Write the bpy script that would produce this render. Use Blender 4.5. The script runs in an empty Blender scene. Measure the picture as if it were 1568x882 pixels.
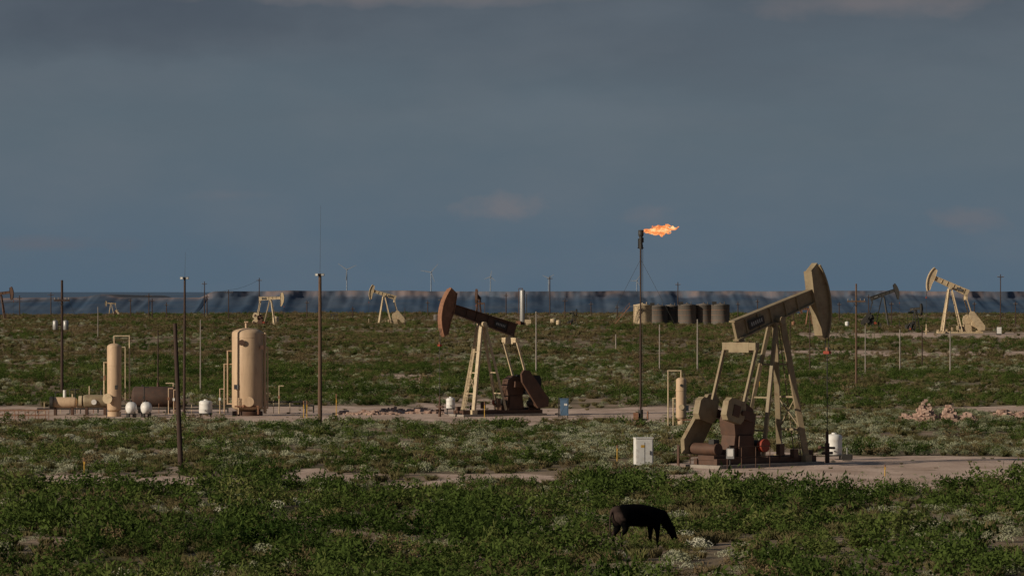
import bpy, math, random
import numpy as np
from mathutils import Vector, Matrix
random.seed(7); rng=np.random.default_rng(11)
H=9.7; F=6533.0; YH=440.0
def dist(py): return H*F/(py-YH)
def gx(px,d): return (px-784)/F*d

# ---------------------------------------------------------------- noise
def _h(i,j,s):
    n=(i.astype(np.int64)*374761393+j.astype(np.int64)*668265263+s*1442695)&0x7fffffff
    n=((n^(n>>13))*1274126177)&0x7fffffff
    return ((n^(n>>16))&0xffff)/65535.0
def vn(x,y,s=0):
    x=np.asarray(x,float);y=np.asarray(y,float)
    i=np.floor(x);j=np.floor(y);u=x-i;v=y-j;u=u*u*(3-2*u);v=v*v*(3-2*v)
    return (_h(i,j,s)*(1-u)+_h(i+1,j,s)*u)*(1-v)+(_h(i,j+1,s)*(1-u)+_h(i+1,j+1,s)*u)*v
def fbm(x,y,s=0,o=4):
    a=0;t=0;w=1
    for k in range(o):
        a=a+w*vn(x*2**k,y*2**k,s+k*17);t+=w;w*=.5
    return a/t
def sstep(a,b,x): 
    t=np.clip((x-a)/(b-a),0,1);return t*t*(3-2*t)
def hgt(x,y):
    x=np.asarray(x,float);y=np.asarray(y,float)
    h=(fbm(x/60,y/90,3,3)-.5)*0.5*sstep(150,500,y)
    h=h+(fbm(x/140,y/200,9,3)-.5)*1.8*sstep(600,1200,y)
    crest=1500+(vn(x/90,y*0,5)-.5)*160
    t=np.clip((y-crest)/1800,0,1)
    h=h-92*(t*t*(3-2*t))-np.clip(y-crest,0,400)*0.012
    h=np.where(y>3500,-92+0*h,h)
    return h
def rect(x,y,x0,x1,y0,y1,ex,ey):
    return sstep(x0-ex,x0+ex,x)*(1-sstep(x1-ex,x1+ex,x))*sstep(y0-ey,y0+ey,y)*(1-sstep(y1-ey,y1+ey,y))
def dirt(x,y):
    x=np.asarray(x,float);y=np.asarray(y,float)
    wx=x+(fbm(x/5,y/8,21)-.5)*9; wy=y+(fbm(x/6,y/10,31)-.5)*20
    m=rect(wx,wy,-90,17,305,347,2,5)*1.1
    m=np.maximum(m,rect(wx,wy,-9,0,345,375,2,3)*.7)
    m=np.maximum(m,rect(wx,wy,8.5,80,207,245,1.5,4)*1.15)
    m=np.maximum(m,rect(wx,wy,34,80,318,345,2,3))
    m=np.maximum(m,rect(wx,wy,15,80,328,338,2,3)*.6)
    m=np.maximum(m,rect(wx,wy,-24.5,-14,207,224,1.5,4)*.95)
    m=np.maximum(m,rect(wx,wy,-11.5,-8,206,226,1.5,4)*1.0)
    m=np.maximum(m,rect(wx,wy,-5,2,206,224,1.5,3)*1.0)
    m=np.maximum(m,rect(wx,wy,30,120,600,655,5,8)*.7)
    m=np.maximum(m,rect(wx,wy,55,160,800,900,5,12)*.7)
    m=np.maximum(m,rect(wx,wy,-14,-9,440,475,2,5)*.8)
    m=m*(1-.5*sstep(.52,.66,fbm(x/2.2,y/5,77,3)))
    return np.clip(m,0,1)
# ---------------------------------------------------------------- materials
def mat(name,col,rough=.7,var=.25,scale=1.5,metal=0,stain=None,stain_amt=.4,streak=False):
    m=bpy.data.materials.new(name);m.use_nodes=True
    n=m.node_tree.nodes;l=m.node_tree.links;b=n['Principled BSDF']
    tc=n.new('ShaderNodeTexCoord');mp=n.new('ShaderNodeMapping')
    l.new(tc.outputs['Object'],mp.inputs[0])
    mp.inputs['Scale'].default_value=(scale*2,scale*2,scale*.35) if streak else (scale,)*3
    no=n.new('ShaderNodeTexNoise');no.inputs['Scale'].default_value=1.6;no.inputs['Detail'].default_value=6
    no.inputs['Roughness'].default_value=.65
    l.new(mp.outputs[0],no.inputs['Vector'])
    r=n.new('ShaderNodeMapRange');r.inputs[1].default_value=.3;r.inputs[2].default_value=.7
    r.inputs[3].default_value=1-var;r.inputs[4].default_value=1+var*.5
    l.new(no.outputs[0],r.inputs[0])
    mx=n.new('ShaderNodeMix');mx.data_type='RGBA';mx.blend_type='MULTIPLY';mx.inputs[0].default_value=1
    mx.inputs[6].default_value=(*col,1);l.new(r.outputs[0],mx.inputs[7])
    out=mx.outputs[2]
    if stain:
        n2=n.new('ShaderNodeTexNoise');n2.inputs['Scale'].default_value=2.7;n2.inputs['Detail'].default_value=8
        n2.inputs['Roughness'].default_value=.75
        l.new(mp.outputs[0],n2.inputs['Vector'])
        r2=n.new('ShaderNodeMapRange');r2.inputs[1].default_value=.5;r2.inputs[2].default_value=.68;r2.inputs[4].default_value=stain_amt
        l.new(n2.outputs[0],r2.inputs[0])
        m2=n.new('ShaderNodeMix');m2.data_type='RGBA';l.new(r2.outputs[0],m2.inputs[0]);l.new(out,m2.inputs[6]);m2.inputs[7].default_value=(*stain,1)
        out=m2.outputs[2]
    l.new(out,b.inputs['Base Color']);b.inputs['Roughness'].default_value=rough;b.inputs['Metallic'].default_value=metal
    b.inputs['Specular IOR Level'].default_value=.3
    return m
RUST=(.12,.05,.025)
M={}
M['tan']=mat('tan_paint',(.5,.36,.235),.6,.18,.8,stain=(.25,.14,.08),stain_amt=.35,streak=True)
M['cream']=mat('cream_paint',(.5,.4,.26),.6,.2,1,stain=RUST,stain_amt=.5)
M['olive']=mat('olive_tan_paint',(.25,.2,.125),.6,.25,1,stain=RUST,stain_amt=.5)
M['brown']=mat('brown_paint',(.085,.047,.032),.65,.3,1,stain=RUST,stain_amt=.5)
M['rusty']=mat('rusty_orange',(.24,.12,.07),.7,.3,1.5,stain=RUST,stain_amt=.6)
M['dark']=mat('dark_steel',(.035,.033,.03),.6,.3,2)
M['black']=mat('black_paint',(.012,.012,.013),.55,.2,2)
M['red']=mat('red_paint',(.25,.045,.025),.5,.2,2)
M['white']=mat('white_paint',(.66,.65,.62),.5,.12,1.5,stain=(.35,.27,.2),stain_amt=.35)
M['blue']=mat('blue_grey_paint',(.08,.14,.22),.5,.15,2)
M['steel']=mat('galvanised_steel',(.33,.33,.32),.45,.2,2,metal=.4)
M['wood']=mat('pole_wood',(.12,.075,.05),.9,.4,3,streak=True)
M['wooddark']=mat('dark_pole_wood',(.055,.035,.028),.9,.4,3,streak=True)
M['greypost']=mat('weathered_grey_post',(.26,.23,.2),.8,.25,2)
M['tankdark']=mat('dark_stained_tank',(.12,.108,.095),.7,.3,.4,stain=(.2,.11,.06),stain_amt=.4,streak=True)  # dark brown-grey base with streaked stains
M['yellow']=mat('yellow_paint',(.5,.3,.05),.6,.2,2)
M['rock']=mat('pink_rock',(.42,.29,.23),.9,.35,3)
M['turb']=mat('hazy_blue_grey_blade',(.2,.235,.28),.8,.05,.01)  # turbine colour tinted to stand in for haze at long range
# ---------------------------------------------------------------- mesh builder
class MB:
    def __init__(s): s.v=[];s.f=[];s.m=[];s.sm=[];s.mats=[]
    def mi(s,k):
        if k not in s.mats:s.mats.append(k)
        return s.mats.index(k)
    def add(s,vs,fs,k,smooth=False):
        o=len(s.v);s.v+=[tuple(v) for v in vs];i=s.mi(k)
        for f in fs:
            s.f.append([o+a for a in f]);s.m.append(i);s.sm.append(smooth)
    def box(s,c,d,k,rz=0,ry=0):
        R=Matrix.Rotation(rz,3,'Z')@Matrix.Rotation(ry,3,'Y');c=Vector(c)
        vs=[c+R@Vector((x*d[0]/2,y*d[1]/2,z*d[2]/2)) for x in(-1,1) for y in(-1,1) for z in(-1,1)]
        s.add(vs,[(0,1,3,2),(4,6,7,5),(0,4,5,1),(2,3,7,6),(0,2,6,4),(1,5,7,3)],k)
    def frame(s,p0,p1):
        a=(Vector(p1)-Vector(p0)).normalized()
        u=Vector((0,0,1)) if abs(a.z)<.99 else Vector((1,0,0))
        x=a.cross(u).normalized();y=x.cross(a).normalized();return a,x,y
    def beam(s,p0,p1,w,h,k,w1=None,h1=None):
        a,x,y=s.frame(p0,p1);w1=w1 or w;h1=h1 or h;vs=[]
        for p,ww,hh in((Vector(p0),w,h),(Vector(p1),w1,h1)):
            vs+=[p-x*ww/2-y*hh/2,p+x*ww/2-y*hh/2,p+x*ww/2+y*hh/2,p-x*ww/2+y*hh/2]
        s.add(vs,[(3,2,1,0),(4,5,6,7),(0,1,5,4),(1,2,6,5),(2,3,7,6),(3,0,4,7)],k)
    def lathe(s,p0,p1,prof,k,n=20):
        a,x,y=s.frame(p0,p1);p0=Vector(p0);vs=[]
        for t,r in prof:
            for i in range(n):
                an=2*math.pi*i/n;vs.append(p0+a*t+(x*math.cos(an)+y*math.sin(an))*max(r,1e-4))
        fs=[(j*n+i,j*n+(i+1)%n,(j+1)*n+(i+1)%n,(j+1)*n+i) for j in range(len(prof)-1) for i in range(n)]
        s.add(vs,fs,k,True)
        s.add(vs[:n],[tuple(range(n))[::-1]],k);s.add(vs[-n:],[tuple(range(n))],k)
    def cyl(s,p0,p1,r,k,r1=None,n=10):
        L=(Vector(p1)-Vector(p0)).length;s.lathe(p0,p1,[(0,r),(L,r if r1 is None else r1)],k,n)
    def vessel(s,p0,p1,r,k,dome=.45,n=28):
        L=(Vector(p1)-Vector(p0)).length;d=r*dome;pr=[]
        for i in range(7):
            a=i/6*math.pi/2;pr.append((d-d*math.cos(a),r*math.sin(a)))
        for i in range(6,-1,-1):
            a=i/6*math.pi/2;pr.append((L-d+d*math.cos(a),r*math.sin(a)))
        s.lathe(p0,p1,pr,k,n)
    def pipe(s,pts,r,k):
        for a,b in zip(pts[:-1],pts[1:]): s.cyl(a,b,r,k,n=8)
        for p in pts[1:-1]: s.ball(p,r*1.15,k)
    def ball(s,c,r,k,n=8):
        c=Vector(c);s.lathe(c-Vector((0,0,r)),c+Vector((0,0,r)),[(r-r*math.cos(i/6*math.pi),r*math.sin(i/6*math.pi)) for i in range(7)],k,n)
    def prism(s,poly,y0,y1,k,fn=None):
        fn=fn or (lambda x,y,z:(x,y,z));n=len(poly)
        vs=[fn(p[0],y0,p[1]) for p in poly]+[fn(p[0],y1,p[1]) for p in poly]
        s.add(vs,[tuple(range(n)),tuple(range(2*n-1,n-1,-1))]+[(i,i+n,(i+1)%n+n,(i+1)%n) for i in range(n)],k)
    def build(s,name,loc=(0,0,0),rz=0,sc=1,parent=None,bevel=0):
        me=bpy.data.meshes.new(name);me.from_pydata(s.v,[],s.f)
        for k in s.mats: me.materials.append(M[k])
        me.polygons.foreach_set('material_index',s.m);me.polygons.foreach_set('use_smooth',s.sm);me.update()
        import bmesh
        bm=bmesh.new();bm.from_mesh(me);bmesh.ops.recalc_face_normals(bm,faces=bm.faces);bm.to_mesh(me);bm.free()
        o=bpy.data.objects.new(name,me);bpy.context.scene.collection.objects.link(o)
        o.location=loc;o.rotation_euler=(0,0,rz);o.scale=(sc,)*3
        if parent:o.parent=parent
        if bevel:
            b=o.modifiers.new('b','BEVEL');b.width=bevel;b.segments=2;b.limit_method='ANGLE'
        return o
CLEAR=[]
def place(px,py):
    d=dist(py);x=gx(px,d);return (x,d,float(hgt(x,d)))
# ---------------------------------------------------------------- pumpjack
def pumpjack(px,py,phi,tilt=17,sc=1,body='olive',head=None,cw='cream',gear='brown',crank=215,detail=True,legs=None,PZ=8.35,R=4.1,cwr=.8,guard=None):
    b=MB();head=head or body;legs=legs or body
    t=math.radians(tilt);ct,st=math.cos(t),math.sin(t)
    def bm(x,y,z): return (x*ct-z*st,y,PZ+x*st+z*ct)
    for z0,z1,w in((-.5,-.42,.42),(.42,.5,.42)):
        b.prism([(-3.45,z0*1.15),(R-1.0,z0*.8),(R-1.0,z1*.8),(-3.45,z1*1.15)],-w/2,w/2,body,bm)
    b.prism([(-3.4,-.5),(R-1.05,-.35),(R-1.05,.35),(-3.4,.5)],-.09,.09,body,bm)
    for x in(-2.6,-1.6,-.6,.6,1.6): b.prism([(x,-.4),(x+.06,-.4),(x+.06,.38),(x,.38)],-.19,.19,body,bm)
    if detail:
        for y in(-.215,.2): b.prism([(-2.45,-.27),(-1.2,-.25),(-1.2,.2),(-2.45,.24)],y,y+.015,'dark',bm)
        for y in(-.225,.22): 
            for q in range(6): b.prism([(-2.25+q*.16,-.1),(-2.17+q*.16,-.1),(-2.17+q*.16,.1),(-2.25+q*.16,.1)],y,y+.005,'steel',bm)
    P=[]
    for i in range(13):
        a=math.radians(-39+i*(24+39)/12);P.append((R*math.cos(a),R*math.sin(a)))
    back=[(R-.7,24),(R-1.0,13),(R-1.15,4),(R-1.15,-7),(R-.9,-20),(R-.4,-38)]
    P+=[(r*math.cos(math.radians(a)),r*math.sin(math.radians(a))) for r,a in back]
    b.prism(P,-.2,.2,head,bm)
    BK=[(r,a) for r,a in back]
    o1=[(r*math.cos(math.radians(a)),r*math.sin(math.radians(a))) for r,a in BK];o2=[((r-.04)*math.cos(math.radians(a)),(r-.04)*math.sin(math.radians(a))) for r,a in BK][::-1]
    b.prism(o1+o2,-.3,.3,head,bm)
    A=range(-38,25,5)
    outer=[((R+.03)*math.cos(math.radians(a)),(R+.03)*math.sin(math.radians(a))) for a in A]
    inner=[((R-.06)*math.cos(math.radians(a)),(R-.06)*math.sin(math.radians(a))) for a in A][::-1]
    b.prism(outer+inner,-.36,.36,head,bm)
    b.box((0,0,PZ-.65),(.8,.8,.18),legs)
    b.cyl((0,-.55,PZ-.45),(0,.55,PZ-.45),.22,legs)
    top=PZ-.7
    L=[((.25,-.3,top),(1.35,-1.0,.5)),((.25,.3,top),(1.35,1.0,.5)),((-.25,-.25,top),(-1.9,-.85,.5)),((-.25,.25,top),(-1.9,.85,.5))]
    for i,(p,q) in enumerate(L): b.beam(p,q,.28 if i<2 else .18,.3 if i<2 else .2,legs)
    def lp(i,f): p,q=L[i];return Vector(p).lerp(Vector(q),f)
    for f in(.3,.55,.8): 
        b.beam(lp(0,f),lp(1,f),.1,.1,legs);b.beam(lp(2,f),lp(3,f),.09,.09,legs)
    b.beam(lp(0,.55),lp(1,.8),.06,.06,legs);b.beam(lp(1,.55),lp(0,.8),.06,.06,legs)
    o=Vector((.22,0,0));a0=lp(0,.02).lerp(lp(1,.02),.5)+o;a1=lp(0,1).lerp(lp(1,1),.5)+o+Vector((.15,0,0))
    for y in(-.24,.24): b.beam(a0+Vector((0,y,0)),a1+Vector((0,y,0)),.04,.05,legs)
    for i in range(26):
        p=a0.lerp(a1,(i+.5)/26);b.beam(p-Vector((0,.24,0)),p+Vector((0,.24,0)),.025,.025,legs)
    tx=-3.05;tb=Vector(bm(tx,0,-.5));ez=tb.z-.45
    b.beam((tb.x,0,tb.z+.05),(tb.x,0,ez),.3,.3,legs)
    b.prism([(tb.x-.16,ez-.35),(tb.x+.16,ez-.35),(tb.x+.16,ez+.2),(tb.x-.16,ez+.2)],-.75,.75,legs)
    b.prism([(tb.x-.15,ez-.22),(tb.x+.15,ez-.22),(tb.x+.15,ez+.18),(tb.x-.15,ez+.18)],-1.25,1.25,legs)
    S=Vector((-3.0,0,2.7));ca=math.radians(crank);cd=Vector((math.cos(ca),0,math.sin(ca)));cp=Vector((-cd.z,0,cd.x))
    pin=S+cd*.95
    for y in(-1.2,1.2):
        b.beam((tb.x,y,ez-.1),(pin.x,y,pin.z),.14,.17,legs)
        ys=y*.8
        def cf(u,w): p=S+cd*u+cp*w;return (p.x,p.z)
        w_=cwr
        b.prism([cf(-.3,-.25),cf(2.1,-.2),cf(2.1,.2),cf(-.3,.25)],ys-.1,ys+.1,gear)
        b.prism([cf(.75,-w_*.6),cf(.95,-w_),cf(1.95,-w_),cf(2.15,-w_*.6),cf(2.15,w_*.6),cf(1.95,w_),cf(.95,w_),cf(.75,w_*.6)],ys-.3 if y<0 else ys-.12,ys+.12 if y<0 else ys+.3,cw)
        b.prism([cf(1.2,-w_*.5),cf(1.7,-w_*.5),cf(1.7,w_*.5),cf(1.2,w_*.5)],ys-.35 if y<0 else ys+.3,ys-.3 if y<0 else ys+.35,gear)
        b.cyl((pin.x,y-.22,pin.z),(pin.x,y+.22,pin.z),.14,gear)
    b.cyl((S.x,-1.05,S.z),(S.x,1.05,S.z),.2,gear)
    b.prism([(-3.75,1.75),(-2.3,1.75),(-2.2,2.4),(-2.35,3.1),(-2.9,3.45),(-3.6,3.2),(-3.85,2.5)],-.55,.55,gear)
    b.prism([(-3.9,.45),(-2.1,.45),(-2.3,1.75),(-3.7,1.75)],-.5,.5,gear)
    for y in(-.62,.6):b.prism([(-3.6,.5),(-2.3,.5),(-2.45,1.7),(-3.5,1.7)],y-.03,y+.05,gear)
    b.prism([(-5.6,.75),(-4.6,.65),(-3.05,2.9),(-2.95,3.6),(-3.2,3.95),(-3.75,3.9),(-5.65,1.5)],1.45,1.72,guard or (cw if cw!='black' else gear))
    b.cyl((-4.95,-.45,1.0),(-4.95,1.4,1.0),.33,gear,n=14);b.box((-4.95,-.1,1.4),(.4,.4,.25),'dark')
    b.cyl((-1.9,-1.05,1.15),(-1.9,-.75,1.15),.36,'red',n=18);b.cyl((-1.9,-.75,1.15),(-1.9,.5,1.15),.28,'dark',n=14);b.box((-1.9,0,.7),(.5,.9,.4),gear)
    b.box((-4.9,0,.55),(1.1,1.2,.25),gear)
    for y in(-.75,.75): b.box((-1.6,y,.33),(7.8,.24,.34),gear)
    for x in(-5.3,-4,-2,-.3,1.3,2.15): b.box((x,0,.33),(.2,1.26,.3),gear)
    b.box((-1.6,0,.08),(8.2,2.6,.18),'greypost')
    for y in(-1.0,1.0): b.box((1.35,y,.35),(.5,.4,.4),legs)
    for x,y,h in((-.6,-.9,1.2),(.4,-1.0,.9),(-1.1,.9,1.5),(2.0,-.6,.8)): b.box((x,y,h*.75),(.35,.3,h*.5),gear);b.cyl((x,y,.4),(x,y,h),.04,gear)
    zc=PZ-2.6+math.sin(t)*1.2;xf=R+.02
    for y in(-.12,.12): b.cyl(bm(R*1.005,y,.0),(xf,y,zc+.1),.025,'dark',n=6)
    b.box((xf,0,zc),(.2,.42,.16),'red');b.box((xf,0,zc+.18),(.12,.14,.2),'rusty')
    b.cyl((xf,0,1.6),(xf,0,zc),.028,'dark',n=6)
    b.cyl((xf,0,0),(xf,0,1.1),.13,gear);b.cyl((xf,0,1.1),(xf,0,1.75),.08,gear)
    b.cyl((xf,-.55,.85),(xf,.55,.85),.07,gear);b.cyl((xf-.4,0,.55),(xf+.4,0,.55),.08,gear);b.ball((xf,.55,.85),.12,gear)
    for y in(-1.45,):
        for x in(-5.3,-4.2,-3.1,-2.0): b.cyl((x,y,0),(x,y,1.15),.025,gear,n=6)
        for z in(.6,1.15): b.cyl((-5.3,y,z),(-2.0,y,z),.022,gear,n=6)
    p=place(px,py);CLEAR.append((p[0],p[1],math.radians(phi),sc))
    return b.build('pumpjack',p,math.radians(phi),sc)
pumpjack(1188,712,43,17,1,'olive',cw='olive',gear='brown',crank=165,cwr=.62)
pumpjack(738,636,209,17,.88,'brown',head='rusty',cw='black',gear='brown',crank=183,legs='cream',cwr=.85)
pumpjack(588,496,188,17,.98,'cream',cw='cream',gear='cream',crank=200)
pumpjack(1455,513,186,24,1.2,'cream',cw='cream',gear='cream',crank=210)
pumpjack(1352,501,-6,20,.97,'dark',cw='dark',gear='dark')
pumpjack(414,499,-5,2,.85,'cream',cw='cream',gear='brown',crank=160)
pumpjack(1,489,-8,8,.98,'brown',cw='olive',gear='brown')
pumpjack(170,483,-172,4,.5,'cream',cw='cream',gear='brown',crank=170)
pumpjack(733,497,-100,14,.9,'brown',cw='dark',gear='dark')
pumpjack(1402,509,-60,5,.6,'dark',cw='dark',gear='dark')
pumpjack(878,496,-60,0,.45,'dark',cw='dark',gear='dark')
pumpjack(1238,499,190,0,.55,'rusty',cw='dark',gear='dark')
pumpjack(512,491,170,-8,.28,'dark',cw='dark',gear='dark')
# ---------------------------------------------------------------- treaters / vessels
b=MB();r=1.18
b.cyl((0,0,0),(0,0,.35),r*.98,'brown',n=28);b.vessel((0,0,.3),(0,0,6.65),r,'tan',.35,n=40)
for z in(1.1,3.2,5.9): b.lathe((0,0,z),(0,0,z+1),[(0,r+.012),(.06,r+.012)],'tan',40)
b.cyl((-.1,0,6.6),(-.1,0,7.1),.09,'tan');b.box((-.1,0,7.1),(.3,.3,.1),'tan')
b.pipe([(-r,0,4.9),(-1.5,-.1,4.9),(-1.5,-.1,.9),(-1.1,-.2,.9)],.055,'tan')
b.pipe([(-r,0,3.9),(-1.75,-.1,3.9),(-1.75,-.1,.3)],.05,'tan')
b.pipe([(.9,-.3,6.2),(1.35,-.3,6.2),(1.35,-.3,.2)],.09,'tan');b.pipe([(1.0,-.3,5.2),(1.55,-.3,5.2),(1.55,-.3,.6),(1.1,-.3,.6)],.05,'tan')
b.cyl((-.35,-1.0,5.55),(-.35,-1.3,5.55),.17,'tan',n=16);b.cyl((-.35,-1.3,5.55),(-.35,-1.34,5.55),.23,'brown',n=16)
b.cyl((.2,-1.1,1.1),(.2,-1.42,1.1),.3,'tan',n=18);b.cyl((.2,-1.42,1.1),(.2,-1.5,1.1),.38,'tan',n=18)
b.box((1.15,-.75,5.2),(.25,.2,.3),'brown');b.box((-.8,-1.05,2.2),(.3,.2,.35),'steel')
b.pipe([(-.9,-1.3,.75),(.9,-1.3,.75),(.9,-1.3,.15)],.06,'rusty');b.pipe([(-.6,-1.2,.15),(-.6,-1.2,1.4)],.05,'tan');b.ball((-.2,-1.3,.75),.13,'rusty')
for i in range(28): b.beam((.92,.75,.4+i*.22),(1.2,.5,.4+i*.22),.03,.03,'tan')
b.cyl((.92,.78,.2),(.92,.78,6.4),.03,'tan');b.cyl((1.2,.5,.2),(1.2,.5,6.4),.03,'tan')
b.build('vertical_separator_tank',place(379,636))
b=MB();r=.54
b.cyl((0,0,0),(0,0,.35),r*.95,'tan',n=24);b.vessel((0,0,.3),(0,0,5.5),r,'tan',.5)
b.lathe((0,0,3.8),(0,0,4),[(0,r+.012),(.05,r+.012)],'tan',24)
b.cyl((0,0,5.45),(0,0,5.9),.05,'tan')
b.pipe([(0,0,5.9),(0,0,6.05),(1.15,0,6.05),(1.15,0,.5)],.05,'cream');b.pipe([(.4,-.2,5.2),(.85,-.2,5.2),(.85,-.2,1.0)],.04,'cream')
b.pipe([(-.4,0,4.05),(-.75,-.1,4.05),(-.75,-.1,1.2),(-.5,-.2,1.2)],.06,'cream');b.box((-.72,-.1,2.9),(.14,.14,.35),'rusty')
b.cyl((-.3,-.3,1.35),(-.42,-.85,1.35),.3,'cream',n=18);b.cyl((-.42,-.85,1.35),(-.44,-.93,1.35),.38,'cream',n=18)
b.cyl((.3,.1,1.3),(1.2,.1,1.3),.05,'tan');b.box((.2,-.5,2.2),(.2,.2,.3),'dark')
b.build('vertical_heater_treater',place(175,637))
b=MB();r=.36
b.cyl((0,0,0),(0,0,.6),r*.7,'tan',n=18);b.vessel((0,0,.5),(0,0,3.45),r,'tan',.6)
b.lathe((0,0,2.5),(0,0,2.7),[(0,r+.03),(.08,r+.03)],'tan',18);b.cyl((0,-.3,1.4),(0,-.5,1.4),.2,'cream');b.cyl((.0,-.3,2.9),(0,-.42,2.9),.1,'dark')
b.pipe([(0,0,3.4),(0,0,3.9),(-.9,0,3.9),(-.9,0,.1)],.05,'cream');b.pipe([(-.3,0,2.0),(-.55,0,2.0),(-.55,0,.1)],.045,'cream')
b.cyl((.2,0,3.2),(.2,0,3.75),.035,'dark');b.box((.42,0,1.3),(.2,.2,.4),'steel')
b.pipe([(-.3,-.2,.5),(.9,-.2,.5),(.9,-.2,0)],.05,'rusty')
b.build('small_vertical_separator',place(1043,654))
b=MB();b.vessel((-1.1,0,1.05),(1.1,0,1.05),.5,'olive',.6)
for x in(-.7,.7): b.box((x,0,.3),(.2,.7,.6),'brown')
b.cyl((-.5,0,1.5),(-.5,0,2.2),.05,'cream');b.cyl((.4,0,1.5),(.4,0,1.9),.07,'dark');b.cyl((-1.05,-.1,1.05),(-1.3,-.1,1.05),.42,'cream',n=16)
b.cyl((-.1,-.45,1.0),(-.1,-.62,1.0),.2,'white',n=14);b.build('horizontal_separator_vessel',place(147,635))
b=MB();b.vessel((-.8,0,.95),(1.2,0,.95),.42,'tan',.6)
for x in(-.5,.8): b.box((x,0,.27),(.2,.6,.54),'brown')
b.cyl((.2,0,1.3),(.2,0,1.9),.12,'white');b.cyl((.8,0,1.3),(.8,0,1.6),.06,'cream');b.pipe([(-.5,0,1.3),(-.5,0,1.75),(-.2,0,1.75)],.04,'dark')
b.cyl((-.9,-.2,.95),(-.65,-.2,.95),.48,'dark',n=18)
b.pipe([(1.2,0,.6),(1.9,0,.6),(1.9,0,1.4)],.06,'cream');b.build('horizontal_separator_vessel',place(95,635))
M['tankbrown']=mat('dull_brown_tank',(.07,.045,.035),.8,.3,1,stain=RUST,stain_amt=.5)
b=MB();b.vessel((-1.75,0,1.25),(1.75,0,1.25),.8,'tankbrown',.35)
for x in(-1.1,1.1): b.box((x,0,.25),(.25,1,.5),'dark')
b.cyl((.3,0,1.9),(.3,0,2.35),.1,'brown');b.cyl((-.9,0,1.9),(-.9,0,2.2),.06,'dark');b.pipe([(1.5,-.1,1.7),(1.5,-.1,2.3),(.9,-.1,2.3)],.05,'cream')
b.build('horizontal_storage_tank',place(236,632))
def wtank(px,py,r,h,stand,k='white'):
    b=MB();z=stand
    b.lathe((0,0,z),(0,0,z+1),[(0,r*.96),(.05,r),(h*.3,r),(h*.32,r*1.02),(h*.36,r),(h*.7,r),(h*.73,r*1.02),(h*.76,r),(h-.12,r),(h-.03,r*.8),(h,r*.3),(h+.08,r*.28)],k,24)
    if stand>.1:
        for a in range(4):
            x=r*.75*(1 if a%2 else -1);y=r*.75*(1 if a//2 else -1);b.beam((x,y,0),(x,y,z),.08,.08,'dark')
        b.box((0,0,z-.04),(r*1.9,r*1.9,.08),'dark')
    b.cyl((0,-r*.9,z+.2),(0,-r-.12,z+.2),.04,'dark')
    b.build('chemical_tank',place(px,py))
wtank(315,637,.5,.95,.25);wtank(690,634,.34,.8,.5)
wtank(1277,704,.46,1.15,.3)
for px in(201,224):
    b=MB();b.vessel((-.42,0,.72),(.42,0,.72),.46,'white',.7)
    for x in(-.25,.25): b.box((x,0,.16),(.1,.6,.32),'dark')
    b.cyl((0,0,1.15),(0,0,1.3),.08,'dark');b.cyl((.1,-.4,.4),(.1,-.55,.4),.04,'dark')
    b.build('horizontal_white_tank',place(px,639),math.radians(25))
b=MB();b.box((0,0,.2),(.5,.35,.3),'dark');b.cyl((-.3,0,.25),(.3,0,.25),.14,'dark');b.cyl((0,0,.3),(0,0,.75),.03,'steel');b.build('injection_pump',place(1297,706))
b=MB();b.box((0,0,.06),(1.05,.7,.12),'greypost');b.box((0,0,.86),(.94,.55,1.5),'white');b.box((0,-.285,.86),(.84,.02,1.38),'white');b.box((0,0,1.64),(1.0,.62,.06),'white')
b.box((.3,-.31,.85),(.03,.04,.22),'dark');b.box((-.1,-.298,1.2),(.2,.006,.14),'yellow');b.box((0,-.3,.8),(.012,.012,1.2),'dark');b.cyl((.52,0,0),(.52,0,1.2),.035,'steel')
b.build('electrical_cabinet',place(985,717),math.radians(12))
b=MB();b.box((0,0,.75),(.62,.45,1.2),'blue');b.box((0,-.235,.75),(.5,.02,.95),'blue');b.box((0,0,1.38),(.7,.55,.06),'blue');b.box((-.4,0,.75),(.1,.1,1.5),'dark');b.box((.1,-.25,.95),(.22,.02,.16),'white')
for x in(-.25,.25):b.box((x,0,.08),(.08,.4,.16),'dark')
b.build('control_cabinet',place(864,638))
b=MB();b.box((0,0,.9),(.4,.25,.55),'steel');b.cyl((0,.1,0),(0,.1,1.3),.04,'dark');b.box((0,-.13,.95),(.3,.02,.38),'white');b.build('meter_box',place(1118,720))
b=MB();b.box((0,0,.95),(.9,.4,1.3),'white');b.box((0,-.22,1),(.7,.02,1.0),'white');b.cyl((-.5,.1,0),(-.5,.1,2),.06,'dark');b.box((0,0,.15),(.8,.3,.3),'dark');b.build('meter_box',place(1530,514))
# ---------------------------------------------------------------- flare stack
fp=Vector(place(981,649));b=MB()
hs=12.7
b.cyl((0,0,0),(0,0,1),.16,'dark');b.cyl((0,0,1),(0,0,hs*.5),.085,'wooddark');b.cyl((0,0,hs*.5),(0,0,hs+.1),.065,'wooddark')
b.cyl((0.02,0,hs-.3),(0.02,0,hs+.9),.13,'dark',n=14);b.lathe((.02,0,hs+.6),(.02,0,hs+2),[(0,.16),(.12,.2),(.45,.2),(.46,.15)],'dark',14)
b.box((-.14,0,hs+.1),(.1,.1,.7),'dark');b.box((.18,0,hs+.35),(.08,.08,.35),'dark');b.box((0,0,hs-.2),(.45,.1,.05),'dark')
b.pipe([(.15,-.05,.3),(.15,-.05,hs)],.018,'dark')
for a in(200,-20,90):
    x=math.cos(math.radians(a))*6.5;y=math.sin(math.radians(a))*6.5
    b.cyl((0,0,hs*.92),(x,y,0),.011,'dark',n=5)
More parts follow.
